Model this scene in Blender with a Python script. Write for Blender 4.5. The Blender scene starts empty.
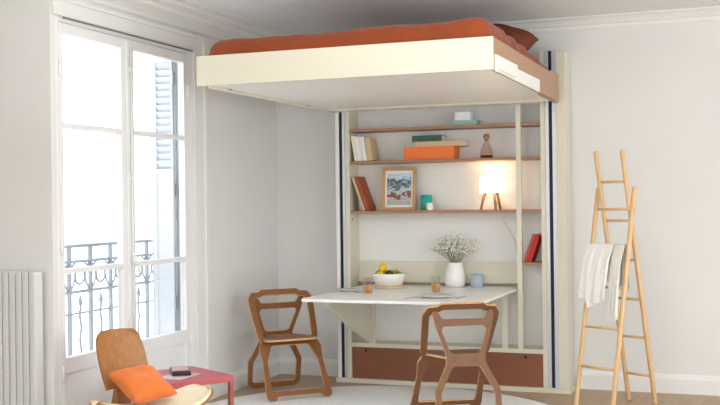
import bpy, bmesh, math, random
from mathutils import Vector, Matrix, noise

# ------------------------------------------------------------------ camera, world, light, exposure
scene = bpy.context.scene
COL = scene.collection
PI = math.pi

def lin(r, g, b):
    f = lambda c: (c / 12.92 if c <= 0.04045 else ((c + 0.055) / 1.055) ** 2.4)
    return (f(r / 255), f(g / 255), f(b / 255), 1.0)

cam_data = bpy.data.cameras.new('camera')
cam = bpy.data.objects.new('camera', cam_data)
COL.objects.link(cam)
cam_data.sensor_width = 36.0
cam_data.lens = 1047.0 / 720 * 36
cam_data.clip_start = 0.05
YAW, ROLL = math.radians(20.6), math.radians(-0.73)
fw = Vector((-math.sin(YAW), math.cos(YAW), 0))
r0 = Vector((math.cos(YAW), math.sin(YAW), 0)); u0 = Vector((0, 0, 1))
cr = r0 * math.cos(ROLL) + u0 * math.sin(ROLL)
cu = -r0 * math.sin(ROLL) + u0 * math.cos(ROLL)
m = Matrix.Identity(4)
for i in range(3):
    m[i][0] = cr[i]; m[i][1] = cu[i]; m[i][2] = -fw[i]
m[2][3] = 1.44
cam.matrix_world = m
scene.camera = cam

world = bpy.data.worlds.new('overcast_sky')
scene.world = world
world.use_nodes = True
bgn = world.node_tree.nodes['Background']
bgn.inputs[0].default_value = (0.95, 0.98, 1.0, 1)
bgn.inputs[1].default_value = 3.0
# area fills added out of view to brighten the room, standing for unseen windows
def area_fill(name, loc, rot, sx, sy, watts, col):
    d = bpy.data.lights.new(name, 'AREA'); d.shape = 'RECTANGLE'; d.size = sx; d.size_y = sy; d.energy = watts; d.color = col
    o = bpy.data.objects.new(name, d); COL.objects.link(o); o.location = loc; o.rotation_euler = rot
area_fill('front_area_fill', (-1.6, -1.9, 1.5), (math.radians(90), 0, 0), 6.0, 2.3, 98, (0.92, 0.97, 1.0))
area_fill('right_area_fill', (2.6, 4.2, 1.45), (math.radians(90), 0, math.radians(90)), 5.0, 2.5, 130, (0.92, 0.97, 1.0))
area_fill('ceiling_bounce_fill', (-1.2, 3.0, 1.75), (math.radians(180), 0, 0), 0.9, 0.9, 120, (0.95, 0.98, 1.0))  # added upward fill out of view, brightens the ceiling; no lamp stands there
scene.view_settings.view_transform = 'Standard'
scene.view_settings.look = 'None'
scene.view_settings.exposure = 0.12
scene.view_settings.gamma = 1.0
scene.view_settings.use_curve_mapping = False

# ------------------------------------------------------------------ materials
def mat(name, col, rough=0.5, noise_amt=0.06, scale=8.0, bump=0.0, bscale=60.0, metal=0.0, spec=0.5, stretch=None, sheen=0.0, sub=0.0):
    M = bpy.data.materials.new(name); M.use_nodes = True
    nt = M.node_tree; N = nt.nodes; L = nt.links
    b = N['Principled BSDF']
    b.inputs['Roughness'].default_value = rough
    b.inputs['Metallic'].default_value = metal
    b.inputs['Specular IOR Level'].default_value = spec
    if sheen: b.inputs['Sheen Weight'].default_value = sheen
    tc = N.new('ShaderNodeTexCoord'); mp = N.new('ShaderNodeMapping')
    L.new(tc.outputs['Object'], mp.inputs[0])
    if stretch: mp.inputs['Scale'].default_value = stretch
    nz = N.new('ShaderNodeTexNoise'); nz.inputs['Scale'].default_value = scale
    nz.inputs['Detail'].default_value = 5
    L.new(mp.outputs[0], nz.inputs[0])
    rp = N.new('ShaderNodeValToRGB')
    c = col
    lo = tuple(max(0, x * (1 - noise_amt)) for x in c[:3]) + (1,)
    hi = tuple(min(1, x * (1 + noise_amt)) for x in c[:3]) + (1,)
    rp.color_ramp.elements[0].position = 0.3; rp.color_ramp.elements[0].color = lo
    rp.color_ramp.elements[1].position = 0.7; rp.color_ramp.elements[1].color = hi
    L.new(nz.outputs[0], rp.inputs[0]); L.new(rp.outputs[0], b.inputs['Base Color'])
    if bump:
        nb = N.new('ShaderNodeTexNoise'); nb.inputs['Scale'].default_value = bscale
        L.new(mp.outputs[0], nb.inputs[0])
        bp = N.new('ShaderNodeBump'); bp.inputs['Strength'].default_value = bump
        bp.inputs['Distance'].default_value = 0.01
        L.new(nb.outputs[0], bp.inputs['Height']); L.new(bp.outputs[0], b.inputs['Normal'])
    return M

def glass_mat(name, tint, gloss=0.1):
    M = bpy.data.materials.new(name); M.use_nodes = True
    nt = M.node_tree; N = nt.nodes; L = nt.links
    N.remove(N['Principled BSDF'])
    t = N.new('ShaderNodeBsdfTransparent'); t.inputs[0].default_value = tint
    g = N.new('ShaderNodeBsdfGlossy'); g.inputs['Roughness'].default_value = 0.04
    lw = N.new('ShaderNodeLayerWeight'); lw.inputs[0].default_value = 0.35
    fr = N.new('ShaderNodeMath'); fr.operation = 'MULTIPLY'; fr.inputs[1].default_value = gloss
    L.new(lw.outputs['Facing'], fr.inputs[0])
    mx = N.new('ShaderNodeMixShader')
    L.new(fr.outputs[0], mx.inputs[0]); L.new(t.outputs[0], mx.inputs[1]); L.new(g.outputs[0], mx.inputs[2])
    L.new(mx.outputs[0], N['Material Output'].inputs[0])
    return M

M = {}
M['wall'] = mat('wall_paint', lin(227, 226, 223), 0.9, 0.015, 2.5, 0.05, 40)
M['ceil'] = mat('ceiling_paint', lin(230, 231, 232), 0.9, 0.015, 2)
M['trimw'] = mat('white_gloss_paint', lin(232, 231, 228), 0.45, 0.015, 4)
M['window'] = mat('window_paint', lin(235, 235, 235), 0.4, 0.01, 4)
M['floor'] = mat('oak_floor', lin(178, 152, 124), 0.5, 0.10, 3, 0.03, 30, stretch=(7, 0.8, 1))
M['rug'] = mat('pale_rug', lin(240, 239, 236), 0.95, 0.04, 30, 0.4, 220)
M['cream'] = mat('cream_lacquer', lin(219, 213, 194), 0.38, 0.01, 3)
M['creamw'] = mat('white_lacquer', lin(238, 237, 233), 0.35, 0.01, 3)
M['grey_alu'] = mat('brushed_aluminium', lin(205, 208, 214), 0.35, 0.03, 20, metal=0.4, stretch=(20, 20, 1))
M['dark'] = mat('dark_rubber', lin(22, 26, 42), 0.6, 0.05, 10)
M['shelfwood'] = mat('shelf_wood', lin(164, 122, 92), 0.5, 0.10, 6, 0.02, 40, stretch=(1, 12, 12))
M['bedwood'] = mat('bed_side_wood', lin(176, 138, 108), 0.5, 0.06, 6, stretch=(12, 1, 12))
M['drawer'] = mat('cognac_panel', lin(134, 80, 54), 0.5, 0.14, 2.2, 0.02, 60)
M['chairwood'] = mat('chair_plywood', lin(134, 86, 46), 0.45, 0.12, 5, 0.02, 40, stretch=(10, 1, 10))
M['chairedge'] = mat('plywood_edge', lin(212, 168, 120), 0.5, 0.12, 40, stretch=(1, 1, 6))
M['chairwood2'] = mat('brown_plywood', lin(118, 75, 42), 0.45, 0.12, 5, 0.02, 40, stretch=(10, 1, 10))
M['oak'] = mat('oak_shell', lin(166, 112, 62), 0.42, 0.14, 4, 0.02, 30, stretch=(14, 14, 1))
M['pad'] = mat('cream_pad', lin(238, 224, 190), 0.8, 0.03, 20, 0.2, 200)
M['orange_fab'] = mat('orange_linen', lin(222, 116, 46), 0.85, 0.10, 7, 0.25, 120, sheen=0.2)
M['duvet'] = mat('rust_linen', lin(140, 60, 18), 0.9, 0.10, 5, 0.7, 28, sheen=0.15)
M['duvetdark'] = mat('dark_rust_linen', lin(112, 50, 22), 0.9, 0.10, 5, 0.3, 90)
M['red'] = mat('red_lacquer', lin(186, 84, 88), 0.4, 0.03, 4)
M['redleg'] = mat('brick_red_metal', lin(160, 82, 68), 0.45, 0.03, 4)
M['beech'] = mat('beech', lin(224, 186, 138), 0.5, 0.08, 5, stretch=(10, 10, 1))
M['towel'] = mat('white_towel', lin(242, 240, 236), 0.95, 0.03, 30, 0.3, 160)
M['towel_stripe'] = mat('beige_towel', lin(228, 225, 216), 0.95, 0.05, 30, 0.3, 160)
M['radiator'] = mat('radiator_enamel', lin(216, 216, 216), 0.45, 0.01, 4)
M['shutter'] = mat('pale_shutter_paint', lin(226, 232, 238), 0.5, 0.02, 4)
M['iron'] = mat('glare_pale_iron', lin(172, 180, 190), 0.6, 0.05, 20)  # grey lifted so the window glare is in the colour itself
M['facade'] = mat('facade_stone', lin(236, 234, 230), 0.9, 0.03, 3)
M['steel'] = mat('satin_steel', lin(176, 178, 182), 0.35, 0.02, 10, metal=0.7)
M['porcelain'] = mat('white_porcelain', lin(240, 239, 235), 0.25, 0.01, 4)
M['plate'] = mat('grey_stoneware', lin(216, 216, 214), 0.35, 0.03, 8)
M['bluecup'] = mat('blue_grey_ceramic', lin(176, 186, 196), 0.6, 0.03, 10)
M['teal'] = mat('teal_ceramic', lin(40, 172, 160), 0.4, 0.04, 8)
M['mint'] = mat('mint_card', lin(160, 196, 186), 0.7, 0.03, 8)
M['whitecard'] = mat('white_card', lin(240, 240, 240), 0.7, 0.01, 8)
M['orangebox'] = mat('orange_card', lin(238, 122, 60), 0.65, 0.03, 8)
M['greenbook'] = mat('dark_green_cloth', lin(62, 96, 84), 0.8, 0.06, 20, 0.1, 200)
M['beigebook'] = mat('beige_cloth', lin(208, 182, 146), 0.8, 0.04, 20, 0.1, 200)
M['ivorybook'] = mat('ivory_card', lin(234, 228, 214), 0.75, 0.03, 10)
M['paperpage'] = mat('page_block', lin(236, 226, 204), 0.9, 0.05, 60, stretch=(1, 30, 1))
M['rustbook'] = mat('rust_leather', lin(158, 74, 38), 0.55, 0.08, 12, 0.1, 120)
M['redbook'] = mat('red_cloth', lin(190, 40, 36), 0.7, 0.05, 20, 0.1, 200)
M['brickbook'] = mat('brick_cloth', lin(168, 84, 66), 0.7, 0.05, 20, 0.1, 200)
M['framewood'] = mat('frame_oak', lin(196, 154, 104), 0.5, 0.10, 6, stretch=(8, 8, 1))
M['lemon'] = mat('lemon_skin', lin(246, 200, 34), 0.45, 0.06, 14, 0.25, 120)
M['lime'] = mat('lime_skin', lin(112, 140, 40), 0.45, 0.10, 14, 0.2, 120)
M['avocado'] = mat('avocado_skin', lin(46, 66, 32), 0.5, 0.15, 18, 0.4, 90)
M['peach'] = mat('peach_skin', lin(226, 146, 84), 0.6, 0.12, 6, 0.1, 120)
M['stalk'] = mat('stalk_brown', lin(92, 74, 44), 0.8, 0.1, 20)
M['woodboard'] = mat('round_board_wood', lin(216, 186, 150), 0.5, 0.08, 6, stretch=(10, 1, 1))
M['stem'] = mat('dry_stem', lin(150, 146, 110), 0.9, 0.12, 30)
M['blossom'] = mat('dry_blossom', lin(244, 242, 228), 0.95, 0.10, 60)
M['cord'] = mat('cream_cord', lin(206, 190, 160), 0.6, 0.03, 20)
M['phone'] = mat('dark_case', lin(60, 34, 32), 0.3, 0.05, 10)
M['phonetop'] = mat('pinkish_metal', lin(196, 164, 160), 0.3, 0.03, 10, metal=0.3)
M['paper'] = mat('magazine_paper', lin(206, 192, 198), 0.6, 0.05, 12)
M['windowgap'] = mat('window_gap_shade', lin(120, 112, 104), 0.5, 0.05, 20)  # dark tone painted for the shadow gap over the window
M['boardgap'] = mat('board_gap_shade', lin(148, 136, 112), 0.7, 0.05, 20)  # brown tone painted for the shadow line under the back board
M['amber'] = None
M['pane'] = glass_mat('window_glass', (0.98, 0.99, 1.0, 1), 0.12)
M['tumbler'] = glass_mat('tumbler_glass', (0.96, 0.96, 0.93, 1), 0.5)
M['decanter'] = glass_mat('rose_glass', (0.92, 0.80, 0.74, 1), 0.5)

def amber():
    X = bpy.data.materials.new('amber_drink'); X.use_nodes = True
    nt = X.node_tree; N = nt.nodes; L = nt.links
    b = N['Principled BSDF']; b.inputs['Roughness'].default_value = 0.1
    tc = N.new('ShaderNodeTexCoord'); nz = N.new('ShaderNodeTexNoise'); nz.inputs['Scale'].default_value = 30
    L.new(tc.outputs['Object'], nz.inputs[0])
    rp = N.new('ShaderNodeValToRGB')
    rp.color_ramp.elements[0].color = lin(224, 138, 26); rp.color_ramp.elements[1].color = lin(248, 184, 60)
    L.new(nz.outputs[0], rp.inputs[0]); L.new(rp.outputs[0], b.inputs['Base Color'])
    return X
M['amber'] = amber()

def lampshade():
    X = bpy.data.materials.new('lit_lampshade'); X.use_nodes = True
    nt = X.node_tree; N = nt.nodes; L = nt.links
    b = N['Principled BSDF']; b.inputs['Base Color'].default_value = lin(250, 240, 220)
    b.inputs['Roughness'].default_value = 0.8
    tc = N.new('ShaderNodeTexCoord'); nz = N.new('ShaderNodeTexNoise'); nz.inputs['Scale'].default_value = 40
    L.new(tc.outputs['Object'], nz.inputs[0])
    rp = N.new('ShaderNodeValToRGB')
    rp.color_ramp.elements[0].color = (1.0, 0.82, 0.54, 1); rp.color_ramp.elements[1].color = (1.0, 0.86, 0.60, 1)
    L.new(nz.outputs[0], rp.inputs[0]); L.new(rp.outputs[0], b.inputs['Emission Color'])
    b.inputs['Emission Strength'].default_value = 2.2
    return X
M['shade'] = lampshade()

def print_mat():
    # a generic harbour-town photograph: pale sky, grey blocks of buildings, red band, grey quay
    X = bpy.data.materials.new('townscape_print'); X.use_nodes = True
    nt = X.node_tree; N = nt.nodes; L = nt.links
    b = N['Principled BSDF']; b.inputs['Roughness'].default_value = 0.35
    tc = N.new('ShaderNodeTexCoord'); sp = N.new('ShaderNodeSeparateXYZ')
    L.new(tc.outputs['Object'], sp.inputs[0])
    mr = N.new('ShaderNodeMapRange'); mr.inputs[1].default_value = -0.12; mr.inputs[2].default_value = 0.12
    L.new(sp.outputs['Z'], mr.inputs[0])
    vo = N.new('ShaderNodeTexVoronoi'); vo.inputs['Scale'].default_value = 38
    vo.distance = 'CHEBYCHEV'
    L.new(tc.outputs['Object'], vo.inputs[0])
    sv = N.new('ShaderNodeSeparateColor'); L.new(vo.outputs['Color'], sv.inputs[0])
    ad = N.new('ShaderNodeMath'); ad.operation = 'MULTIPLY_ADD'; ad.inputs[1].default_value = 0.22; 
    L.new(sv.outputs[0], ad.inputs[0]); L.new(mr.outputs[0], ad.inputs[2])
    rp = N.new('ShaderNodeValToRGB'); cr_ = rp.color_ramp; cr_.interpolation = 'CONSTANT'
    stops = [(0.0, (178, 178, 176)), (0.28, (196, 196, 192)), (0.34, (150, 66, 54)), (0.44, (112, 98, 78)), (0.50, (186, 198, 208)),
             (0.60, (92, 104, 116)), (0.70, (140, 148, 156)), (0.78, (84, 96, 104)), (0.88, (170, 196, 218)), (0.95, (206, 222, 236))]
    cr_.elements[0].position = 0; cr_.elements[0].color = lin(*stops[0][1])
    cr_.elements[1].position = 0.99; cr_.elements[1].color = lin(206, 222, 236)
    for p, c in stops[1:]:
        e = cr_.elements.new(p); e.color = lin(*c)
    L.new(ad.outputs[0], rp.inputs[0]); L.new(rp.outputs[0], b.inputs['Base Color'])
    return X
M['print'] = print_mat()

# ------------------------------------------------------------------ geometry helpers
def new_obj(name, bm, material, parent=None, smooth=False):
    me = bpy.data.meshes.new(name)
    bmesh.ops.recalc_face_normals(bm, faces=bm.faces[:])
    bm.to_mesh(me); bm.free()
    mats = material if isinstance(material, (list, tuple)) else [material]
    for k in mats: me.materials.append(M[k] if isinstance(k, str) else k)
    if smooth:
        for p in me.polygons: p.use_smooth = True
    o = bpy.data.objects.new(name, me); COL.objects.link(o)
    if parent: o.parent = parent
    return o

def smooth_by_angle(o, deg=35):
    me = o.data
    for p in me.polygons: p.use_smooth = True
    bm = bmesh.new(); bm.from_mesh(me)
    for e in bm.edges:
        if len(e.link_faces) == 2 and e.calc_face_angle(0) > math.radians(deg): e.smooth = False
    bm.to_mesh(me); bm.free()
    return o

def empty(name, loc=(0, 0, 0), rz=0):
    o = bpy.data.objects.new(name, None); COL.objects.link(o)
    o.location = loc; o.rotation_euler = (0, 0, rz); o.empty_display_size = 0.05
    return o

def tag(o, label=None, cat=None, group=None, kind=None):
    if label: o['label'] = label
    if cat: o['category'] = cat
    if group: o['group'] = group
    if kind: o['kind'] = kind
    return o

def box(bm, x0, x1, y0, y1, z0, z1, bev=0.0):
    t = bmesh.new()
    bmesh.ops.create_cube(t, size=1)
    for v in t.verts:
        v.co = Vector(((x0 + x1) / 2 + v.co.x * (x1 - x0), (y0 + y1) / 2 + v.co.y * (y1 - y0), (z0 + z1) / 2 + v.co.z * (z1 - z0)))
    if bev: bmesh.ops.bevel(t, geom=t.edges[:], offset=bev, segments=2, affect='EDGES', profile=0.7)
    merge(bm, t)
    return bm

def merge(bm, t, mtx=None):
    if mtx is not None: bmesh.ops.transform(t, matrix=mtx, verts=t.verts[:])
    mp = [bm.verts.new(v.co) for v in t.verts]
    for i, v in enumerate(t.verts): v.index = i
    for f in t.faces:
        try:
            nf = bm.faces.new([mp[v.index] for v in f.verts]); nf.material_index = f.material_index; nf.smooth = f.smooth
        except ValueError: pass
    t.free()

def bx(x0, x1, y0, y1, z0, z1, bev=0.0):
    return box(bmesh.new(), x0, x1, y0, y1, z0, z1, bev)

def tube(bm, pts, rad, seg=8, caps=True):
    pts = [Vector(p) for p in pts]
    rads = rad if isinstance(rad, (list, tuple)) else [rad] * len(pts)
    rings = []; prev = None
    for i, p in enumerate(pts):
        d = (pts[min(i + 1, len(pts) - 1)] - pts[max(i - 1, 0)]).normalized()
        if prev is None:
            a = Vector((0, 0, 1)) if abs(d.z) < 0.9 else Vector((1, 0, 0))
            x = d.cross(a).normalized()
        else:
            x = (prev - d * prev.dot(d)).normalized()
        prev = x; y = d.cross(x)
        rings.append([bm.verts.new(p + (x * math.cos(2 * PI * k / seg) + y * math.sin(2 * PI * k / seg)) * rads[i]) for k in range(seg)])
    for a, b in zip(rings[:-1], rings[1:]):
        for k in range(seg):
            f = bm.faces.new((a[k], a[(k + 1) % seg], b[(k + 1) % seg], b[k])); f.smooth = True
    if caps:
        bm.faces.new(rings[0][::-1]); bm.faces.new(rings[-1])
    return bm

def lathe(bm, prof, seg=32, c=(0, 0, 0)):
    rings = []
    for r, z in prof:
        if r < 1e-6: rings.append([bm.verts.new((c[0], c[1], c[2] + z))])
        else: rings.append([bm.verts.new((c[0] + r * math.cos(2 * PI * k / seg), c[1] + r * math.sin(2 * PI * k / seg), c[2] + z)) for k in range(seg)])
    for a, b in zip(rings[:-1], rings[1:]):
        for k in range(seg):
            k2 = (k + 1) % seg
            if len(a) == 1 and len(b) == 1: continue
            if len(a) == 1: vs = (a[0], b[k2], b[k])
            elif len(b) == 1: vs = (a[k], a[k2], b[0])
            else: vs = (a[k], a[k2], b[k2], b[k])
            f = bm.faces.new(vs); f.smooth = True
    return bm

def prism(bm, poly, axis, a0, a1):
    # poly: 2D points in the plane perpendicular to the axis (x: (y,z), y: (x,z), z: (x,y))
    def P(u, v, a): return {'x': (a, u, v), 'y': (u, a, v), 'z': (u, v, a)}[axis]
    A = [bm.verts.new(P(u, v, a0)) for u, v in poly]; B = [bm.verts.new(P(u, v, a1)) for u, v in poly]
    bm.faces.new(A); bm.faces.new(B[::-1]); n = len(poly)
    for i in range(n): bm.faces.new((A[i], B[i], B[(i + 1) % n], A[(i + 1) % n]))
    return bm

def plate_from_outline(outer, holes, thick, bevel=0.0015):
    # flat sheet cut with holes: 2D curve filled and extruded, returned as a mesh in XY with thickness along Z
    cu_ = bpy.data.curves.new('tmp_outline', 'CURVE'); cu_.dimensions = '2D'; cu_.fill_mode = 'BOTH'
    for loop in [outer] + holes:
        s = cu_.splines.new('POLY'); s.points.add(len(loop) - 1)
        for p, (x, y) in zip(s.points, loop): p.co = (x, y, 0, 1)
        s.use_cyclic_u = True
    cu_.extrude = thick / 2 - bevel; cu_.bevel_depth = bevel; cu_.bevel_resolution = 1; cu_.offset = -bevel
    o = bpy.data.objects.new('tmp_outline', cu_); COL.objects.link(o)
    dg = bpy.context.evaluated_depsgraph_get()
    me = bpy.data.meshes.new_from_object(o.evaluated_get(dg))
    bpy.data.objects.remove(o); bpy.data.curves.remove(cu_)
    return me

def round_poly(pts, r, n=4):
    out = []; N = len(pts)
    for i in range(N):
        p = Vector(pts[i]); a = Vector(pts[i - 1]) - p; b = Vector(pts[(i + 1) % N]) - p
        rr = min(r, a.length * 0.45, b.length * 0.45)
        p0 = p + a.normalized() * rr; p1 = p + b.normalized() * rr
        for k in range(n + 1):
            t = k / n; q = p0 * (1 - t) ** 2 + p * 2 * t * (1 - t) + p1 * t ** 2
            out.append((q.x, q.y))
    return out

def copy_tree(o, parent=None):
    c = o.copy(); COL.objects.link(c); c.parent = parent
    for ch in list(o.children): copy_tree(ch, c)
    return c

# ------------------------------------------------------------------ the setting
XL, YB, YC = -3.78, 8.06, 7.83          # window wall, back wall, cabinet front
YR = 5.018                               # short wall that carries the radiator
ZC = 2.82                                # ceiling
def struct(name, bm, mt, label=None, cat=None, parent=None, smooth=False):
    o = new_obj(name, bm, mt, parent, smooth)
    if parent is None: tag(o, label, cat, kind='structure')
    return o

struct('floor', box(bx(-4.12, 3.2, -2.0, YB + 0.2, -0.08, 0), -6.5, -4.12, -2.0, YR + 0.08, -0.08, 0), 'floor', 'tan oak floor of the room', 'floor')
struct('ceiling', box(bx(-4.12, 3.2, -2.0, YB + 0.2, ZC, ZC + 0.1), -6.5, -4.12, -2.0, YR + 0.08, ZC, ZC + 0.1), 'ceil', 'plain off-white ceiling over the raised bed', 'ceiling')
struct('wall_back', bx(-4.12, 3.2, YB, YB + 0.2, 0, ZC), 'wall', 'off-white plaster wall behind the cabinet and ladder', 'wall')
WY0, WY1, WZ1 = 5.064, 6.638, 2.54
bm = bmesh.new()
box(bm, -4.12, XL, WY1, YB, 0, ZC)
box(bm, -4.12, XL, YR, WY0, 0, ZC)
box(bm, -4.12, XL, WY0, WY1, WZ1, ZC)
struct('wall_left', bm, 'wall', 'off-white wall around the tall casement window', 'wall')
struct('wall_front_left', bx(-6.5, -4.12, YR, YR + 0.08, 0, ZC), 'wall', 'short white wall behind the column radiator', 'wall')
struct('wall_right', bx(3.2, 3.3, -2.0, YB + 0.2, 0, ZC), 'wall', 'plain white wall closing the room beyond the ladder', 'wall')
struct('wall_front', bx(-6.5, 3.3, -2.1, -2.0, 0, ZC), 'wall', 'plain white wall behind the photographer', 'wall')
struct('wall_far_left', bx(-6.6, -6.5, -2.0, YR + 0.08, 0, ZC), 'wall', 'plain white wall beyond the radiator', 'wall')
# baseboards
def baseboard(name, poly, axis, a0, a1, label):
    struct(name, prism(bmesh.new(), poly, axis, a0, a1), 'trimw', label, 'baseboard')
prof_b = lambda y: [(y, 0), (y - 0.018, 0), (y - 0.018, 0.105), (y - 0.012, 0.125), (y - 0.006, 0.14), (y, 0.14)]
baseboard('baseboard_back', prof_b(YB), 'x', -1.27, 3.2, 'white baseboard behind the wooden ladder')
baseboard('baseboard_back', prof_b(YB), 'x', XL, -3.16, 'white baseboard between the window wall and the cabinet')
prof_l = [(XL, 0), (XL + 0.018, 0), (XL + 0.018, 0.105), (XL + 0.012, 0.125), (XL + 0.006, 0.14), (XL, 0.14)]
baseboard('baseboard_left', prof_l, 'y', 6.815, YB, 'white baseboard under the wall beside the window')
# cornices
cz = [(0, 2.735), (0.012, 2.735), (0.016, 2.748), (0.016, 2.762), (0.034, 2.770), (0.045, 2.785), (0.070, 2.803), (0.10, 2.810), (0.10, ZC), (0, ZC)]
struct('trim_1', prism(bmesh.new(), [(YB - d, z) for d, z in cz], 'x', XL, 3.2), 'trimw', 'white moulded cornice above the back wall', 'cornice')
cl = [(0, 2.69), (0.012, 2.69), (0.02, 2.71), (0.05, 2.735), (0.09, 2.755), (0.10, 2.775), (0.16, 2.79), (0.17, 2.805), (0.26, 2.808), (0.26, ZC), (0, ZC)]
struct('trim_2', prism(bmesh.new(), [(XL + d, z) for d, z in cl], 'y', YR, YB), 'trimw', 'white moulded cornice above the window', 'cornice')
# architrave around the window
bm = bmesh.new()
box(bm, XL, XL + 0.025, WY1, WY1 + 0.165, 0, 2.64, 0.004)
box(bm, XL, XL + 0.035, WY1 + 0.13, WY1 + 0.17, 0, 2.66, 0.006)
box(bm, XL, XL + 0.025, WY0 - 0.04, WY1, WZ1 + 0.01, 2.64, 0.004)
box(bm, XL, XL + 0.04, WY0 - 0.04, WY1 + 0.17, 2.635, 2.66, 0.006)
struct('trim_3', bm, 'trimw', 'white architrave framing the casement window', 'architrave')

# ------------------------------------------------------------------ casement window
win = empty('window_1', (XL, (WY0 + WY1) / 2, 0))
tag(win, 'tall white two-leaf casement window opening onto a balcony', 'window', kind='structure')
off = Vector(win.location)
def wpart(name, bm, mt, parent=None):
    bmesh.ops.translate(bm, verts=bm.verts[:], vec=-off)
    return new_obj(name, bm, mt, parent or win)
XO, XI = XL - 0.06, XL
bm = bmesh.new()
box(bm, XO, XI, WY0, WY0 + 0.03, 0, WZ1); box(bm, XO, XI, WY1 - 0.06, WY1, 0, WZ1)
box(bm, XO, XI, WY0 + 0.03, WY1 - 0.06, WZ1 - 0.02, WZ1)
box(bm, XO, XI, WY0 + 0.03, WY1 - 0.06, 0, 0.03)
wpart('window_frame', bm, 'window')
zb0, zb1 = 0.55, 2.45
for (a, b, g0, g1) in ((WY0 + 0.032, 5.806, 5.128, 5.735), (5.808, WY1 - 0.062, 5.878, 6.522)):
    bm = bmesh.new()
    x0, x1 = XL - 0.045, XL + 0.004
    box(bm, x0, x1, a, g0, 0.035, 2.515, 0.004); box(bm, x0, x1, g1, b, 0.035, 2.515, 0.004)
    box(bm, x0, x1, g0, g1, zb1, 2.515, 0.004); box(bm, x0, x1, g0, g1, 0.46, zb0, 0.004)
    box(bm, x0, x1, g0, g1, 0.035, 0.11, 0.004)
    box(bm, x0 + 0.008, x1 - 0.012, g0, g1, 0.11, 0.46)
    lf = wpart('casement_leaf', bm, 'window')
    for zz in (1.915, 1.056):
        p = wpart('glazing_bar', bx(x0 + 0.004, x1 - 0.004, g0, g1, zz - 0.017, zz + 0.017, 0.005), 'window', lf)
    for z0, z1 in ((zb0, 1.039), (1.073, 1.898), (1.932, zb1)):
        wpart('pane', bx(XL - 0.026, XL - 0.021, g0, g1, z0, z1), 'pane', lf)
wpart('meeting_cover', bx(XL + 0.004, XL + 0.022, 5.775, 5.838, 0.05, 2.50, 0.006), 'window')
bm = bmesh.new(); tube(bm, [(XL + 0.03, 5.806, 0.1), (XL + 0.03, 5.806, 2.46)], 0.006, 8)
for z in (0.35, 1.6, 2.3): box(bm, XL + 0.02, XL + 0.038, 5.79, 5.822, z, z + 0.03, 0.003)
wpart('locking_rod', bm, 'window')
bm = bmesh.new(); lathe(bm, [(0, -0.03), (0.012, -0.03), (0.022, -0.01), (0.022, 0.012), (0.01, 0.03), (0, 0.03)], 14, (XL + 0.045, 5.806, 1.09))
tube(bm, [(XL + 0.05, 5.806, 1.09), (XL + 0.065, 5.815, 1.06), (XL + 0.062, 5.83, 0.99)], 0.008, 8)
wpart('handle', bm, 'window')
for y in (WY0 + 0.03, WY1 - 0.062):
    for z in (0.42, 1.15, 2.2):
        bm = bmesh.new(); tube(bm, [(XL + 0.008, y, z), (XL + 0.008, y, z + 0.09)], 0.008, 8); wpart('hinge', bm, 'window')
bm = bmesh.new(); tube(bm, [(XL + 0.045, WY0 + 0.02, 2.535), (XL + 0.045, WY1 - 0.06, 2.535)], 0.006, 8); wpart('shadow_gap_line', bm, 'windowgap')  # dark tube standing in for the shadow gap above the frame

# outside: stone reveal sill, shutters, railing
tag(new_obj('balcony_slab', bx(-5.0, -4.12, 5.10, 7.3, -0.14, -0.02, 0.01), 'facade'), 'pale stone balcony slab outside the window', 'balcony', kind='structure')
def shutter(label, yf, xa, xb, slat=True):
    s = empty('folding_shutter', ((xa + xb) / 2, yf, 0)); tag(s, label, 'shutter', 'folded window shutters')
    o = Vector(s.location)
    def sp(name, bm, mt='shutter'):
        bmesh.ops.translate(bm, verts=bm.verts[:], vec=-o); return new_obj(name, bm, mt, s)
    bm = bmesh.new()
    box(bm, xa, xa + 0.028, yf, yf + 0.03, 0.02, 2.5, 0.003); box(bm, xb - 0.028, xb, yf, yf + 0.03, 0.02, 2.5, 0.003)
    box(bm, xa + 0.028, xb - 0.028, yf, yf + 0.03, 2.46, 2.5); box(bm, xa + 0.028, xb - 0.028, yf, yf + 0.03, 1.66, 1.70)
    box(bm, xa + 0.028, xb - 0.028, yf, yf + 0.03, 0.02, 0.08)
    sp('shutter_frame', bm)
    if slat:
        first = None
        for k in range(15):
            z = 1.715 + k * 0.05
            if first is None:
                bm = bmesh.new(); L_ = (xb - xa - 0.056) / 2
                box(bm, -L_, L_, -0.003, 0.003, -0.026, 0.026)
                bmesh.ops.rotate(bm, verts=bm.verts[:], matrix=Matrix.Rotation(math.radians(28), 3, 'X'))
                first = new_obj('slat', bm, 'shutter', s); q = first
            else:
                q = first.copy(); COL.objects.link(q); q.parent = s
            q.location = (0, 0.015, z + 0.02)
        sp('lower_panel', bx(xa + 0.028, xb - 0.028, yf + 0.008, yf + 0.02, 0.08, 1.66))
    else:
        sp('panel', bx(xa + 0.028, xb - 0.028, yf + 0.008, yf + 0.02, 0.08, 2.46))
    return s, sp
s1, sp1 = shutter('pale slatted metal shutter leaf folded inside the window reveal', 6.535, -4.045, -3.868)
bm = bmesh.new(); tube(bm, [(-3.872, 6.53, 0.1), (-3.872, 6.53, 2.48)], 0.006, 8); sp1('pivot_rod', bm, 'steel')
for z in (0.7, 1.5, 2.3): sp1('hinge', bx(-3.872, -3.858, 6.515, 6.54, z, z + 0.09, 0.003), 'steel')
s2, sp2 = shutter('plain pale shutter leaf folded behind the slatted one', 6.575, -4.04, -3.850, False)

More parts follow.
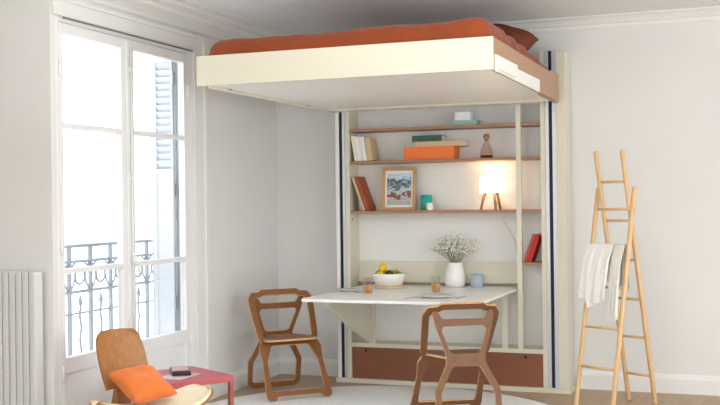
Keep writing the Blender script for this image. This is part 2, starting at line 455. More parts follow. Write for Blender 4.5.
rail = empty('balcony_railing', (-4.16, 5.8, -0.02))
tag(rail, 'wrought iron balcony railing with scrolls outside the window', 'railing')
def rp_(name, bm):
    bmesh.ops.translate(bm, verts=bm.verts[:], vec=-Vector(rail.location)); return new_obj(name, bm, 'iron', rail, False)
RX = -4.16
bm = bmesh.new(); box(bm, RX - 0.022, RX + 0.022, 5.11, 7.2, 1.168, 1.19, 0.005); rp_('top_rail', bm)
for z in (1.077, 0.878, 0.10):
    bm = bmesh.new(); box(bm, RX - 0.012, RX + 0.012, 5.11, 7.2, z - 0.009, z + 0.009); rp_('cross_bar', bm)
pitch = 0.232
ys = [5.69 + pitch * k for k in range(-2, 7)]
for y in ys:
    rp_('post', bx(RX - 0.011, RX + 0.011, y - 0.011, y + 0.011, -0.02, 1.17))
for y in ys[:-1]:
    yc = y + pitch / 2
    bm = bmesh.new(); R = 0.052
    tube(bm, [(RX, yc + R * math.cos(a), 0.978 + R * math.sin(a)) for a in [2 * PI * k / 20 for k in range(21)]], 0.008, 6)
    rp_('ring', bm)
    for s in (-1, 1):
        bm = bmesh.new()   # C scroll hugging each post
        tube(bm, [(RX, yc + s * (0.105 - 0.05 * math.sin(t * PI)), 1.07 - 0.185 * t) for t in [k / 10 for k in range(11)]], 0.007, 6)
        rp_('scroll', bm)
        bm = bmesh.new()
        tube(bm, [(RX, yc + s * (0.11 - 0.075 * t), 1.085 - 0.045 * math.sin(t * PI / 2 + PI / 2) ) for t in [k / 6 for k in range(7)]], 0.007, 6)
        rp_('scroll', bm)
    bm = bmesh.new()      # twisted spear between the posts
    tube(bm, [(RX, yc + 0.008 * math.sin(k * 1.1), 0.10 + 0.70 * k / 24) for k in range(25)], 0.008, 6)
    lathe(bm, [(0, 0.78), (0.012, 0.79), (0.016, 0.81), (0.008, 0.84), (0, 0.86)], 8, (RX, yc, 0)); rp_('spear', bm)
    bm = bmesh.new(); box(bm, RX - 0.006, RX + 0.006, y, y + pitch, 0.73, 0.742); rp_('tie_bar', bm)

# ------------------------------------------------------------------ radiator
rad = empty('column_radiator', (-4.2, YR, 0.0)); tag(rad, 'white column radiator on the short wall beside the window', 'radiator')
zt = 1.068
first = None
for k in range(18):
    xc = -3.848 - 0.0465 * k
    if first is None:
        first = new_obj('radiator_column', bx(-0.0205, 0.0205, -0.105, -0.03, 0.12, zt, 0.010), 'radiator', rad)
        q = first
    else:
        q = first.copy(); COL.objects.link(q); q.parent = rad
    q.location = (xc + 4.2, 0, 0)
for z in (0.17, 0.98):
    bm = bmesh.new(); tube(bm, [(0.335, -0.068, z), (-0.50, -0.068, z)], 0.02, 10); new_obj('header_pipe', bm, 'radiator', rad)
for x in (0.2, -0.4):
    bm = bmesh.new(); box(bm, x - 0.02, x + 0.02, -0.04, 0.0, 0.9, 0.94); new_obj('bracket', bm, 'radiator', rad)
for x in (0.28, -0.45):
    bm = bmesh.new(); tube(bm, [(x, -0.068, 0), (x, -0.068, 0.16)], 0.011, 8); new_obj('feed_pipe', bm, 'radiator', rad)

# ------------------------------------------------------------------ rug
bm = bmesh.new()
lathe(bm, [(0, 0), (1.355, 0), (1.36, 0.004), (1.355, 0.009), (1.335, 0.011), (0, 0.011)], 96, (0, 0, 0))
rug = new_obj('round_rug', bm, 'rug'); rug.location = (-2.365, 6.40, 0)
tag(rug, 'large pale round rug under the fold-down table and chairs', 'rug')
RUGZ = 0.011

# ------------------------------------------------------------------ wall cabinet
cab = empty('wall_cabinet', (-2.25, YC, 0)); tag(cab, 'cream wall cabinet with open shelves, lift rails and brown drawer front', 'cabinet')
co = Vector(cab.location)
def cp(name, bm, mt, parent=None, label=None):
    bmesh.ops.translate(bm, verts=bm.verts[:], vec=-co)
    o = new_obj(name, bm, mt, parent or cab)
    if label: o['label'] = label
    return o
YK = YB - 0.012
XI0, XI1 = -3.03, -1.492           # inner faces
cp('back_panel', bx(XI0, XI1, YK - 0.010, YK, 0.03, 2.56), 'creamw')
cp('side_panel', bx(-3.068, XI0, YC, YK, 0.035, 2.556, 0.002), 'cream')
cp('side_panel', bx(XI1, -1.455, YC, YK, 0.035, 2.556, 0.002), 'cream')
# left lift column
cp('column', bx(-3.148, -3.068, YC + 0.022, YK, 0.035, 2.556), 'grey_alu')
cp('guide_strip', bx(-3.090, -3.069, YC - 0.004, YC + 0.022, 0.035, 2.556, 0.002), 'grey_alu')
cp('guide_strip', bx(-3.148, -3.118, YC - 0.004, YC + 0.022, 0.035, 2.556, 0.002), 'creamw')
cp('guide_slot', bx(-3.118, -3.090, YC + 0.008, YC + 0.022, 0.035, 2.556), 'dark', label='dark vertical slot of the lift rail')
# right lift column
cp('column', bx(-1.455, -1.372, YC + 0.022, YK, 0.035, 2.556), 'grey_alu')
cp('guide_strip', bx(-1.454, -1.428, YC - 0.004, YC + 0.022, 0.035, 2.556, 0.002), 'grey_alu')
cp('guide_strip', bx(-1.402, -1.372, YC - 0.004, YC + 0.022, 0.035, 2.556, 0.002), 'grey_alu')
cp('guide_slot', bx(-1.428, -1.402, YC + 0.008, YC + 0.022, 0.035, 2.556), 'dark', label='dark vertical slot of the lift rail')
cp('outer_panel', bx(-1.372, -1.300, YC - 0.012, YK, 0.035, 2.545, 0.003), 'cream')
cp('plinth', bx(-3.158, -1.280, YC - 0.03, YK, 0, 0.035, 0.003), 'cream')
cp('deck', bx(XI0, XI1, YC, YK - 0.010, 0.285, 0.318, 0.002), 'cream')
cp('divider', bx(-1.680, -1.643, YC, YC + 0.055, 0.318, 2.556, 0.003), 'cream')
for z, nm in ((2.005, 'shelf'), (1.748, 'shelf'), (1.350, 'shelf')):
    cp(nm, bx(XI0, XI1, YC + 0.004, YK - 0.010, z, z + 0.022, 0.002), 'shelfwood', label='brown wooden shelf')
cp('shelf', bx(-1.643, XI1, YC + 0.004, YK - 0.010, 0.950, 0.972, 0.002), 'shelfwood', label='brown wooden shelf')
dr = cp('drawer_front', bx(XI0 + 0.002, XI1 - 0.002, YC + 0.004, YC + 0.022, 0.037, 0.283, 0.002), 'drawer', label='cognac brown drawer front')
for x in (-2.91, -1.625):
    bm = bmesh.new(); tube(bm, [(x, YC + 0.002, 0.258), (x, YC + 0.012, 0.258)], 0.012, 16); cp('finger_hole', bm, 'dark', dr)
# small peg hole in the side below the third shelf
bm = bmesh.new(); tube(bm, [(XI0 - 0.001, YC + 0.05, 1.305), (XI0 + 0.004, YC + 0.05, 1.305)], 0.007, 10); cp('peg', bm, 'dark')

# ------------------------------------------------------------------ fold-down table
TZ = 0.775
tb = empty('fold_down_table', (-2.31, 7.4, 0)); tag(tb, 'white fold-down dining table on a cream gusset, hinged in the cabinet', 'table')
to = Vector(tb.location)
def tp(name, bm, mt, parent=None):
    bmesh.ops.translate(bm, verts=bm.verts[:], vec=-to); return new_obj(name, bm, mt, parent or tb)
TX0, TX1, TYF, TYB = -2.955, -1.686, 6.665, 7.985
tp('tabletop', prism(bmesh.new(), round_poly([(TX0, TYF), (TX1, TYF), (TX1, TYB), (TX0, TYB)], 0.02), 'z', TZ - 0.02, TZ), 'creamw')
bm = prism(bmesh.new(), [(7.992, TZ - 0.005), (8.004, TZ - 0.005), (8.036, 0.965), (8.024, 0.965)], 'x', XI0 + 0.002, -1.682); tp('back_board', bm, 'cream')
tp('gap_shadow_strip', bx(XI0 + 0.004, -1.684, 7.986, 7.991, TZ - 0.01, TZ + 0.022), 'boardgap')  # dark strip painting the shadow line along the back board's base
tp('hinge_rail', bx(XI0 + 0.01, -1.685, 7.97, 7.99, TZ - 0.06, TZ - 0.021), 'cream')
for x in (-2.865, -1.79):
    bm = prism(bmesh.new(), round_poly([(6.93, TZ - 0.021), (YC, TZ - 0.021), (YC, 0.34), (7.74, 0.34), (7.36, 0.50), (6.93, 0.70)], 0.025), 'x', x - 0.011, x + 0.011)
    if x < -2: tp('gusset', bm, 'cream')
    else: bm.free()
    tp('hinge_post', bx(x - 0.014, x + 0.03, YC + 0.002, YC + 0.04, 0.318, TZ - 0.06), 'cream')
for y in (6.85, 7.05):
    tp('slide_bracket', bx(-1.76, -1.74, y, y + 0.12, TZ - 0.06, TZ - 0.021, 0.003), 'steel')

# ------------------------------------------------------------------ bed
bed = empty('raised_bed', (-2.245, 6.63, 2.155)); tag(bed, 'cream and wood bed platform raised on the cabinet lift rails', 'bed')
bo = Vector(bed.location)
def bp(name, bm, mt, parent=None, label=None):
    bmesh.ops.translate(bm, verts=bm.verts[:], vec=-bo)
    o = new_obj(name, bm, mt, parent or bed)
    if label: o['label'] = label
    return o
BX0, BX1, BY0, BY1, BZ0, BZ1 = -3.165, -1.325, 5.62, 7.63, 2.160, 2.342
bp('front_board', bx(BX0, BX1, BY0, BY0 + 0.025, BZ0, BZ1, 0.003), 'cream')
bp('side_board', bx(BX0, BX0 + 0.022, BY0 + 0.025, BY1, BZ0 + 0.02, BZ1, 0.002), 'cream')
bp('side_board', bx(BX1 - 0.022, BX1 - 0.001, BY0 + 0.025, BY1, BZ0, BZ1, 0.002), 'bedwood', label='bare wood side board')
bp('back_board', bx(BX0 + 0.022, BX1 - 0.022, BY1 - 0.022, BY1, BZ0, BZ1, 0.002), 'cream')
bp('base_panel', bx(BX0 + 0.022, BX1 - 0.022, BY0 + 0.025, BY1 - 0.022, BZ0 + 0.012, BZ0 + 0.03), 'creamw')
bp('base_rear_panel', bx(-3.085, -1.46, BY1, 7.80, BZ0 + 0.004, BZ0 + 0.03), 'creamw')
bp('edge_rail', bx(BX0 + 0.022, BX0 + 0.05, BY0 + 0.1, BY1 - 0.03, BZ0 - 0.004, BZ0 + 0.012, 0.003), 'cream')
for y in (5.95, 7.2):
    bm = bmesh.new(); tube(bm, [(BX0 + 0.06, y, BZ0 + 0.011), (BX0 + 0.06, y, BZ0 + 0.004)], 0.012, 12); bp('bolt', bm, 'steel')
# stepped cream cover plate on the right side
plate = [(5.66, BZ0 - 0.006), (6.90, BZ0 - 0.006), (6.90, 2.236), (6.21, 2.228), (6.205, 2.250), (5.66, 2.246)]
bp('cover_plate', prism(bmesh.new(), plate, 'x', BX1, BX1 + 0.012), 'creamw', label='stepped cream cover plate')
bp('cover_lip', bx(BX1 + 0.002, BX1 + 0.016, 5.70, 6.12, BZ0 + 0.002, BZ0 + 0.012, 0.002), 'cream')
br = [(7.13, BZ0), (7.80, BZ0), (7.80, 2.372), (7.48, 2.368), (7.44, BZ1), (7.13, BZ1)]
bp('lift_bracket', prism(bmesh.new(), br, 'x', BX1 - 0.046, BX1 - 0.022), 'bedwood')
bp('lift_bracket', prism(bmesh.new(), br, 'x', BX0 + 0.022, BX0 + 0.046), 'cream')

# soft slab builder for mattress, duvet, cushions
def soft_slab(x0, x1, y0, y1, z0, z1, r, nx, ny, wr, seed, top=None):
    # rounded-edge slab with wrinkled top; top(x,y) adds height
    bm = bmesh.new(); rnd = Vector((seed * 3.1, seed * 1.7, seed))
    cx, cy, hx, hy = (x0 + x1) / 2, (y0 + y1) / 2, (x1 - x0) / 2, (y1 - y0) / 2
    nz = 6; grid = {}
    def sup(u, e): return math.copysign(abs(u) ** e, u)
    def pt(i, j, k):
        u = -1 + 2 * i / nx; v = -1 + 2 * j / ny; w = -1 + 2 * k / nz
        x = u * hx; y = v * hy; hz = (z1 - z0) / 2; z = w * hz
        ex = max(0, abs(x) - (hx - r)); ey = max(0, abs(y) - (hy - r)); ez = max(0, abs(z) - (hz - r))
        d = math.sqrt(ex * ex + ey * ey + ez * ez)
        if d > r:
            s = r / d
            if ex: x = math.copysign(hx - r + ex * s, x)
            if ey: y = math.copysign(hy - r + ey * s, y)
            if ez: z = math.copysign(hz - r + ez * s, z)
        X, Y, Z = cx + x, cy + y, (z0 + z1) / 2 + z
        n = noise.noise(Vector((X * 2.2, Y * 7, Z * 3)) + rnd) * wr + noise.noise(Vector((X * 9, Y * 3, Z * 8)) + rnd) * wr * 0.5
        if w > -0.9:
            Z += n * (0.5 + 0.5 * w)
            if ey: Y += math.copysign(1, y) * n * 0.8
            if ex: X += math.copysign(1, x) * n * 0.8
        if top and w > 0: Z += top(X, Y) * w
        return (X, Y, Z)
    def V(i, j, k):
        if (i, j, k) not in grid: grid[(i, j, k)] = bm.verts.new(pt(i, j, k))
        return grid[(i, j, k)]
    def face(*q):
        f = bm.faces.new([V(*t) for t in q]); f.smooth = True
    for i in range(nx):
        for j in range(ny):
            face((i, j, nz), (i + 1, j, nz), (i + 1, j + 1, nz), (i, j + 1, nz)); face((i, j, 0), (i, j + 1, 0), (i + 1, j + 1, 0), (i + 1, j, 0))
    for i in range(nx):
        for k in range(nz):
            face((i, 0, k), (i + 1, 0, k), (i + 1, 0, k + 1), (i, 0, k + 1)); face((i, ny, k), (i, ny, k + 1), (i + 1, ny, k + 1), (i + 1, ny, k))
    for j in range(ny):
        for k in range(nz):
            face((0, j, k), (0, j, k + 1), (0, j + 1, k + 1), (0, j + 1, k)); face((nx, j, k), (nx, j + 1, k), (nx, j + 1, k + 1), (nx, j, k + 1))
    return bm
duv_top = lambda x, y: 0.03 * max(0, (x + 3.15) / 1.75) ** 1.5 - 0.05 * max(0, (y - 6.2) / 1.4)
o = new_obj('mattress', soft_slab(-3.128, -1.362, 5.662, 7.592, 2.191, 2.440, 0.09, 70, 60, 0.015, 2, duv_top), 'duvet', smooth=True)
tag(o, 'thick mattress under a rumpled rust orange cover on the raised bed', 'mattress')

def cushion(name, w, h, t, mt, seed, label, cat, n=22):
    bm = bmesh.new(); rows = []
    for side in (1, -1):
        g = []
        for i in range(n + 1):
            for j in range(n + 1):
                u = -1 + 2 * i / n; v = -1 + 2 * j / n
                # pinched corners
                k = 1 - 0.07 * (1 - v * v) if True else 1
                k2 = 1 - 0.07 * (1 - u * u)
                x = u * w / 2 * k; y = v * h / 2 * k2
                b = max(0, (1 - u ** 4) * (1 - v ** 4)) ** 0.55
                wr = noise.noise(Vector((x * 9 + seed, y * 9, side * 2))) * 0.012 * b + noise.noise(Vector((x * 4 + seed, y * 15, side * 5))) * 0.008 * b
                g.append(bm.verts.new((x, y, side * (t / 2 * b) + wr)))
        for i in range(n):
            for j in range(n):
                a = g[i * (n + 1) + j]; b_ = g[(i + 1) * (n + 1) + j]; c = g[(i + 1) * (n + 1) + j + 1]; d = g[i * (n + 1) + j + 1]
                f = bm.faces.new((a, b_, c, d) if side == 1 else (a, d, c, b_)); f.smooth = True
        rows.append(g)
    bmesh.ops.remove_doubles(bm, verts=bm.verts[:], dist=0.0015)
    o = new_obj(name, bm, mt, smooth=True)
    return tag(o, label, cat)
pl = cushion('bed_pillow', 0.66, 0.46, 0.22, 'duvetdark', 4, 'dark rust pillow propped at the head of the raised bed', 'pillow')
pl.location = (-1.77, 7.30, 2.575); pl.rotation_euler = (math.radians(20), math.radians(10), 0)

# ------------------------------------------------------------------ plywood chairs
HT, FA, TA, FB, TB = 0.764, 0.243, -0.21, -0.349, -0.202
LA = math.hypot(FA - TA, HT); LB = math.hypot(FB - TB, HT)
def make_chair(wood):
    ch = empty('plywood_chair')
    def place(me, y0, y1, L_, nm):
        # sheet coords: x across, y along the slope from foot to top, z through the thickness
        ax = Vector((1, 0, 0)); ay = Vector((0, (y1 - y0) / L_, HT / L_)); az = ax.cross(ay)
        mt = Matrix.Identity(4)
        for i in range(3): mt[i][0] = ax[i]; mt[i][1] = ay[i]; mt[i][2] = az[i]
        mt[1][3] = y0
        nrm = [abs(p.normal.z) for p in me.polygons]
        me.transform(mt)
        me.materials.append(M[wood]); me.materials.append(M['chairedge'])
        for p, q in zip(me.polygons, nrm): p.material_index = 0 if q > 0.5 else 1
        o = bpy.data.objects.new(nm, me); COL.objects.link(o); o.parent = ch
        return o
    w = 0.255; s = LA; m_ = 0.040
    zs = 0.405 / HT * LA     # seat level along the sheet A
    half = [(0.05, 0.030), (0.17, 0.030), (0.185, 0.0), (0.235, 0.0), (0.25, 0.02), (0.252, 0.05), (0.236, zs - 0.17), (0.245, zs - 0.06), (0.222, zs - 0.012), (0.238, zs + 0.03), (0.258, s - 0.12), (0.258, s - 0.075), (0.228, s - 0.024), (0.165, s - 0.020), (0.145, s)]
    outerA = half + [(-x, y) for x, y in reversed(half)]
    up = [(0.16, zs - 0.004), (0.192, zs + 0.03), (0.213, s - 0.095), (0.190, s - 0.062), (0.150, s - 0.060), (0.130, s - 0.045)]
    up = up + [(-x, y) for x, y in reversed(up)]
    lo = [(0.205, 0.068), (0.200, zs - 0.17), (0.145, zs - 0.044)]
    lo = lo + [(-x, y) for x, y in reversed(lo)]
    place(plate_from_outline(round_poly(outerA, 0.010), [round_poly(up, 0.010), round_poly(lo, 0.02)], 0.019), FA, TA, LA, 'outer_frame')
    zp = 0.395 / HT * LB; zk = 0.214 / HT * LB; tB = 0.715 / HT * LB
    hb = [(0.17, 0.0), (0.215, 0.03), (0.218, zk), (0.132, zp - 0.015), (0.128, zp + 0.04), (0.188, tB - 0.10), (0.205, tB - 0.02), (0.200, tB), (0.172, tB), (0.140, tB - 0.052)]
    outerB = hb + [(-x, y) for x, y in reversed(hb)]
    t1 = [(0.078, zp + 0.050), (0.100, zp + 0.060), (0.150, tB - 0.125), (0.140, tB - 0.098)]
    t1 = t1 + [(-x, y) for x, y in reversed(t1)]
    l1 = [(0.165, 0.042), (0.178, 0.055), (0.178, zk - 0.01), (0.09, zp - 0.03)]
    l1 = l1 + [(-x, y) for x, y in reversed(l1)]
    place(plate_from_outline(round_poly(outerB, 0.015), [round_poly(t1, 0.012), round_poly(l1, 0.02)], 0.019), FB, TB, LB, 'inner_frame')
    # seat: flat slatted panel between the two sheets
    hs = [(0.10, -0.255), (0.115, -0.20), (0.195, -0.02), (0.205, 0.03), (0.20, 0.075), (0.16, 0.10)]
    so = hs + [(-x, y) for x, y in reversed(hs)]
    slots = []
    for y in (-0.165, -0.125):
        slots.append(round_poly([(-0.075, y), (0.075, y), (0.075, y + 0.012), (-0.075, y + 0.012)], 0.005))
    me = plate_from_outline(round_poly(so, 0.03), slots, 0.017)
    nrm = [abs(p.normal.z) for p in me.polygons]
    me.transform(Matrix.Translation((0, 0, 0.412)))
    me.materials.append(M[wood]); me.materials.append(M['chairedge'])
    for p, q in zip(me.polygons, nrm): p.material_index = 0 if q > 0.5 else 1
    o = bpy.data.objects.new('seat', me); COL.objects.link(o); o.parent = ch
    return ch
c1 = make_chair('chairwood'); c1.location = (-3.273, 7.147, RUGZ + 0.006); c1.rotation_euler = (0, 0, math.radians(-135.3))
tag(c1, 'caramel plywood folding chair standing between the window wall and the table end', 'chair', 'plywood folding chairs')
c2 = make_chair('chairwood2'); c2.location = (-1.881, 6.753, RUGZ + 0.006); c2.rotation_euler = (0, 0, math.radians(31.5))
tag(c2, 'brown plywood folding chair facing the table front, its back to the room', 'chair', 'plywood folding chairs')

# ------------------------------------------------------------------ ladder
PH = -0.507; D = Vector((math.cos(PH), math.sin(PH), 0)); NN = Vector((-math.sin(PH), math.cos(PH), 0))
lad = empty('towel_ladder', (-0.95, 7.5, 0)); tag(lad, 'crossed beech towel ladder with round rails leaning beside the cabinet', 'ladder')
lo_ = Vector(lad.location)
secs = {'P': (Vector((-0.849, 7.676, 0)), 0.218, -0.199 * 1.774, 1.774, (0.205, 0.475, 0.745, 1.02, 1.293, 1.559)),
        'Q': (Vector((-1.159, 7.230, 0)), 0.301, 0.189 * 1.521, 1.521, (0.298, 0.566, 0.84, 1.112, 1.372))}
def lpt(key, s, z):
    f0, w, k, zt_, _ = secs[key]; t = z / zt_
    return f0 + D * (w * s) + NN * (k * t) + Vector((0, 0, z))
for key, (f0, w, k, zt_, rungs) in secs.items():
    for s in (0, 1):
        bm = bmesh.new(); tube(bm, [lpt(key, s, 0.004) - lo_, lpt(key, s, 0.012) - lo_, lpt(key, s, zt_ - 0.008) - lo_, lpt(key, s, zt_) - lo_], [0.013, 0.0165, 0.0165, 0.012], 14)
        r_ = new_obj('rail', bm, 'beech', lad)
        bm = bmesh.new(); tube(bm, [lpt(key, s, 0.0) - lo_, lpt(key, s, 0.006) - lo_], 0.0125, 12); new_obj('foot_pad', bm, 'stalk', lad)
    for z in rungs:
        bm = bmesh.new(); tube(bm, [lpt(key, 0, z) - lo_, lpt(key, 1, z) - lo_], 0.010, 12); new_obj('rung', bm, 'beech', lad)

# towels draped over the second section's rung
def towel(name, s0, s1, zr, front, back, seed, label, mt, amp=0.010, taper=0.0):
    bm = bmesh.new(); nu, nf, nb = 40, 34, 18
    c0, w = secs['Q'][0], secs['Q'][1]; rr = 0.0225
    rung = lambda s: lpt('Q', s, zr)
    slope = secs['Q'][2] / secs['Q'][3]
    rows = []
    path = [(-1, i / nf) for i in range(nf, 0, -1)] + [(0, a / 8) for a in range(9)] + [(1, i / nb) for i in range(1, nb + 1)]
    for seg_, t in path:
        row = []
        for i in range(nu + 1):
            u = i / nu
            ex = front * (1 - 0.07 * math.sin(u * 7 + seed) - 0.025 * math.sin(u * 19 + seed * 2) - taper * (1 - u))
            if seg_ == -1: d = t * ex; hang = t
            elif seg_ == 1: d = t * back; hang = t
            else: d = 0; hang = 0
            fold = amp * (math.sin(u * 19 + seed + 1.5 * math.sin(d * 6 + seed)) + 0.6 * math.sin(u * 37 + seed * 3)) * min(1, 0.25 + hang * 1.6)
            s = s0 + (s1 - s0) * u + 0.03 * math.sin(d * 7 + seed) * hang + 0.02 * (u - 0.5) * hang
            base = rung(s)
            if seg_ == -1:
                p = base - NN * (rr + d * slope + 0.012 * min(1, hang * 6)) - Vector((0, 0, d)) - NN * (fold + amp * 1.6)*min(1, hang * 4)
            elif seg_ == 1:
                p = base + NN * (rr + 0.004 + (fold + amp * 1.6) * min(1, hang * 4)) - Vector((0, 0, d))
            else:
                a = PI * t
                p = base + NN * (-rr * math.cos(a)) + Vector((0, 0, rr * math.sin(a)))
            row.append(bm.verts.new(p - lo_))
        rows.append(row)
    for a, b in zip(rows[:-1], rows[1:]):
        for i in range(nu):
            f = bm.faces.new((a[i], a[i + 1], b[i + 1], b[i])); f.smooth = True
    bmesh.ops.recalc_face_normals(bm, faces=bm.faces[:])
    bmesh.ops.solidify(bm, geom=bm.faces[:], thickness=0.004)
    o = new_obj(name, bm, mt, smooth=True); o.location = lo_
    return tag(o, label, 'towel')
towel('draped_towel', -0.08, 0.64, 1.112, 0.385, 0.24, 1.3, 'crumpled white towel draped over the left of a ladder rung', 'towel', 0.015, 0.04)
towel('draped_towel', 0.66, 0.93, 1.112, 0.46, 0.28, 4.1, 'narrow off-white cloth hanging longest on the ladder rung', 'towel_stripe', 0.006)

# ------------------------------------------------------------------ side table
C0 = Vector((-2.974, 5.69, 0)); e1 = Vector((-0.5, -0.866, 0)); e2 = Vector((-0.866, 0.5, 0))
st = empty('side_table', C0 + e1 * 0.25 + e2 * 0.245); tag(st, 'low dusty red metal side table beside the lounge chair', 'side table')
st.rotation_euler = (0, 0, math.atan2(e1.y, e1.x))      # local x along e1, local y along -e2
SW, SD = 0.25, 0.245
new_obj('tabletop', bx(-SW, SW, -SD, SD, 0.362, 0.40, 0.003), 'red', st)
for sx in (-1, 1):
    for sy in (-1, 1):
        lz = Matrix.Rotation(st.rotation_euler.z, 4, 'Z') @ Vector((sx * SW, sy * SD, 0)) + st.location
        lz = RUGZ if (lz.xy - Vector((-2.365, 6.40))).length < 1.39 else 0.0
        new_obj('leg', bx(sx * (SW - 0.014) - 0.013, sx * (SW - 0.014) + 0.013, sy * (SD - 0.014) - 0.013, sy * (SD - 0.014) + 0.013, lz, 0.362, 0.002), 'redleg', st)
STM = Matrix.Translation(st.location) @ Matrix.Rotation(st.rotation_euler.z, 4, 'Z')

# ------------------------------------------------------------------ lounge chair
lc = empty('lounge_chair', (-3.243, 5.04, 0), math.radians(-117)); tag(lc, 'low oak shell lounge chair with cream seat pad by the window', 'lounge chair')
def shell(fn, nu, nv, th):
    bm = bmesh.new(); g = []
    for i in range(nu + 1):
        g.append([bm.verts.new(fn(i / nu, j / nv)) for j in range(nv + 1)])
    for i in range(nu):
        for j in range(nv):
            f = bm.faces.new((g[i][j], g[i + 1][j], g[i + 1][j + 1], g[i][j + 1])); f.smooth = True
    bmesh.ops.recalc_face_normals(bm, faces=bm.faces[:])
    bmesh.ops.solidify(bm, geom=bm.faces[:], thickness=th)
    return bm
def seat_fn(dz, k):
    def fn(u, v):
        a = -1 + 2 * u; b = -1 + 2 * v
        # wide wing outline: wide in the middle, rounded ends
        x = a * 0.385 * k * (1 - 0.10 * b * b)
        yy = b * (0.215 * k) * (math.sqrt(max(0.0, 1 - abs(a) ** 3.2)) * 0.86 + 0.14)
        z = 0.288 + 0.095 * abs(a) ** 2.4 + 0.05 * max(0, b) ** 2 - 0.02 * b + dz
        return (x, 0.17 + yy, z)
    return fn
o = new_obj('seat_shell', shell(seat_fn(0, 1.0), 40, 18, 0.013), 'oak', lc); smooth_by_angle(o, 40)
def pad_fn(u, v):
    x, y, z = seat_fn(0.004, 0.96)(u, v)
    a = -1 + 2 * u; b = -1 + 2 * v
    return (x, y, z + 0.034 * (max(0, (1 - a ** 8) * (1 - b ** 8)) ** 0.5))
bm = bmesh.new(); gA = []; nu, nv = 40, 20
for i in range(nu + 1):
    gA.append([(bm.verts.new(pad_fn(i / nu, j / nv)), bm.verts.new(seat_fn(0.004, 0.96)(i / nu, j / nv))) for j in range(nv + 1)])
for i in range(nu):
    for j in range(nv):
        for k in (0, 1):
            q = (gA[i][j][k], gA[i + 1][j][k], gA[i + 1][j + 1][k], gA[i][j + 1][k])
            bm.faces.new(q if k == 0 else q[::-1])
bmesh.ops.remove_doubles(bm, verts=bm.verts[:], dist=0.0005)
new_obj('seat_pad', bm, 'pad', lc, smooth=True)
def back_fn(u, v):
    a = -1 + 2 * u; t = v
    q = max(0, (t - 0.62) / 0.38)
    hw = 0.148 * (0.93 + 0.07 * math.sin(PI * min(1, t * 1.1))) * (1 - 0.26 * q ** 5)
    x = a * hw
    z = 0.415 + 0.315 * t * (1 - 0.05 * q * abs(a) ** 4)
    y = -0.085 - 0.44 * (z - 0.36) + 0.035 * a * a
    return (x, y, z)
o = new_obj('backrest', shell(back_fn, 22, 22, 0.014), 'oak', lc); smooth_by_angle(o, 40)
def leg_bar(pts, w, th):
    bm = bmesh.new(); rings = []
    P = [Vector(p) for p in pts]
    for i, p in enumerate(P):
        d = (P[min(i + 1, len(P) - 1)] - P[max(i - 1, 0)]).normalized(); x = Vector((1, 0, 0)); x = (x - d * x.dot(d)).normalized(); y = d.cross(x)
        k = w[i] if isinstance(w, list) else w
        rings.append([bm.verts.new(p + x * sx * th / 2 + y * sy * k / 2) for sx, sy in ((-1, -1), (1, -1), (1, 1), (-1, 1))])
    for a, b in zip(rings[:-1], rings[1:]):
        for k in range(4): bm.faces.new((a[k], a[(k + 1) % 4], b[(k + 1) % 4], b[k]))
    bm.faces.new(rings[0][::-1]); bm.faces.new(rings[-1])
    bmesh.ops.bevel(bm, geom=bm.edges[:], offset=0.002, segments=1, affect='EDGES')
    return bm
for sx in (-1, 1):
    new_obj('leg', leg_bar([(sx * 0.20, 0.28, 0), (sx * 0.18, 0.275, 0.15), (sx * 0.13, 0.26, 0.248), (sx * 0.10, 0.16, 0.268)], [0.03, 0.045, 0.05, 0.04], 0.03), 'oak', lc)
bm = leg_bar([(0, -0.30, 0), (0, -0.25, 0.17), (0, -0.17, 0.32), (0, -0.150, 0.43), (0, -0.195, 0.54)], [0.03, 0.06, 0.07, 0.04, 0.03], 0.09)
new_obj('leg', bm, 'oak', lc)
bm = leg_bar([(0, -0.20, 0.24), (0, -0.05, 0.255), (0, 0.10, 0.263)], [0.04, 0.04, 0.03], 0.07); new_obj('spine', bm, 'oak', lc)
LCM = Matrix.Translation(lc.location) @ Matrix.Rotation(lc.rotation_euler.z, 4, 'Z')
cu1 = cushion('throw_cushion', 0.285, 0.285, 0.11, 'orange_fab', 9, 'square orange linen cushion leaning on the oak lounge chair', 'cushion')
cu1.matrix_world = LCM @ Matrix.Translation((0.0, 0.065, 0.449)) @ Matrix.Rotation(math.radians(153), 4, 'X') @ Matrix.Rotation(math.radians(-4), 4, 'Z')

# things on the side table
bm = bmesh.new(); box(bm, -0.12, 0.12, -0.085, 0.085, 0.0, 0.006, 0.002)
mg = new_obj('folded_leaflet', bm, 'paper'); tag(mg, 'pale folded leaflet lying on the red side table', 'leaflet')
mg.matrix_world = STM @ Matrix.Translation((0.03, 0.06, 0.40)) @ Matrix.Rotation(0.5, 4, 'Z')
bm = bmesh.new(); box(bm, -0.10, 0.10, -0.058, 0.058, 0.0, 0.030, 0.013)
ph = empty('spectacle_case'); tag(ph, 'small dark oblong case with pinkish lid on the leaflet', 'case')
o = new_obj('case_body', bm, 'phone', ph)
bm = bmesh.new(); box(bm, -0.088, 0.088, -0.046, 0.046, 0.030, 0.034, 0.002); new_obj('lid', bm, 'phonetop', ph)
ph.matrix_world = STM @ Matrix.Translation((-0.02, 0.0, 0.406)) @ Matrix.Rotation(1.15, 4, 'Z')

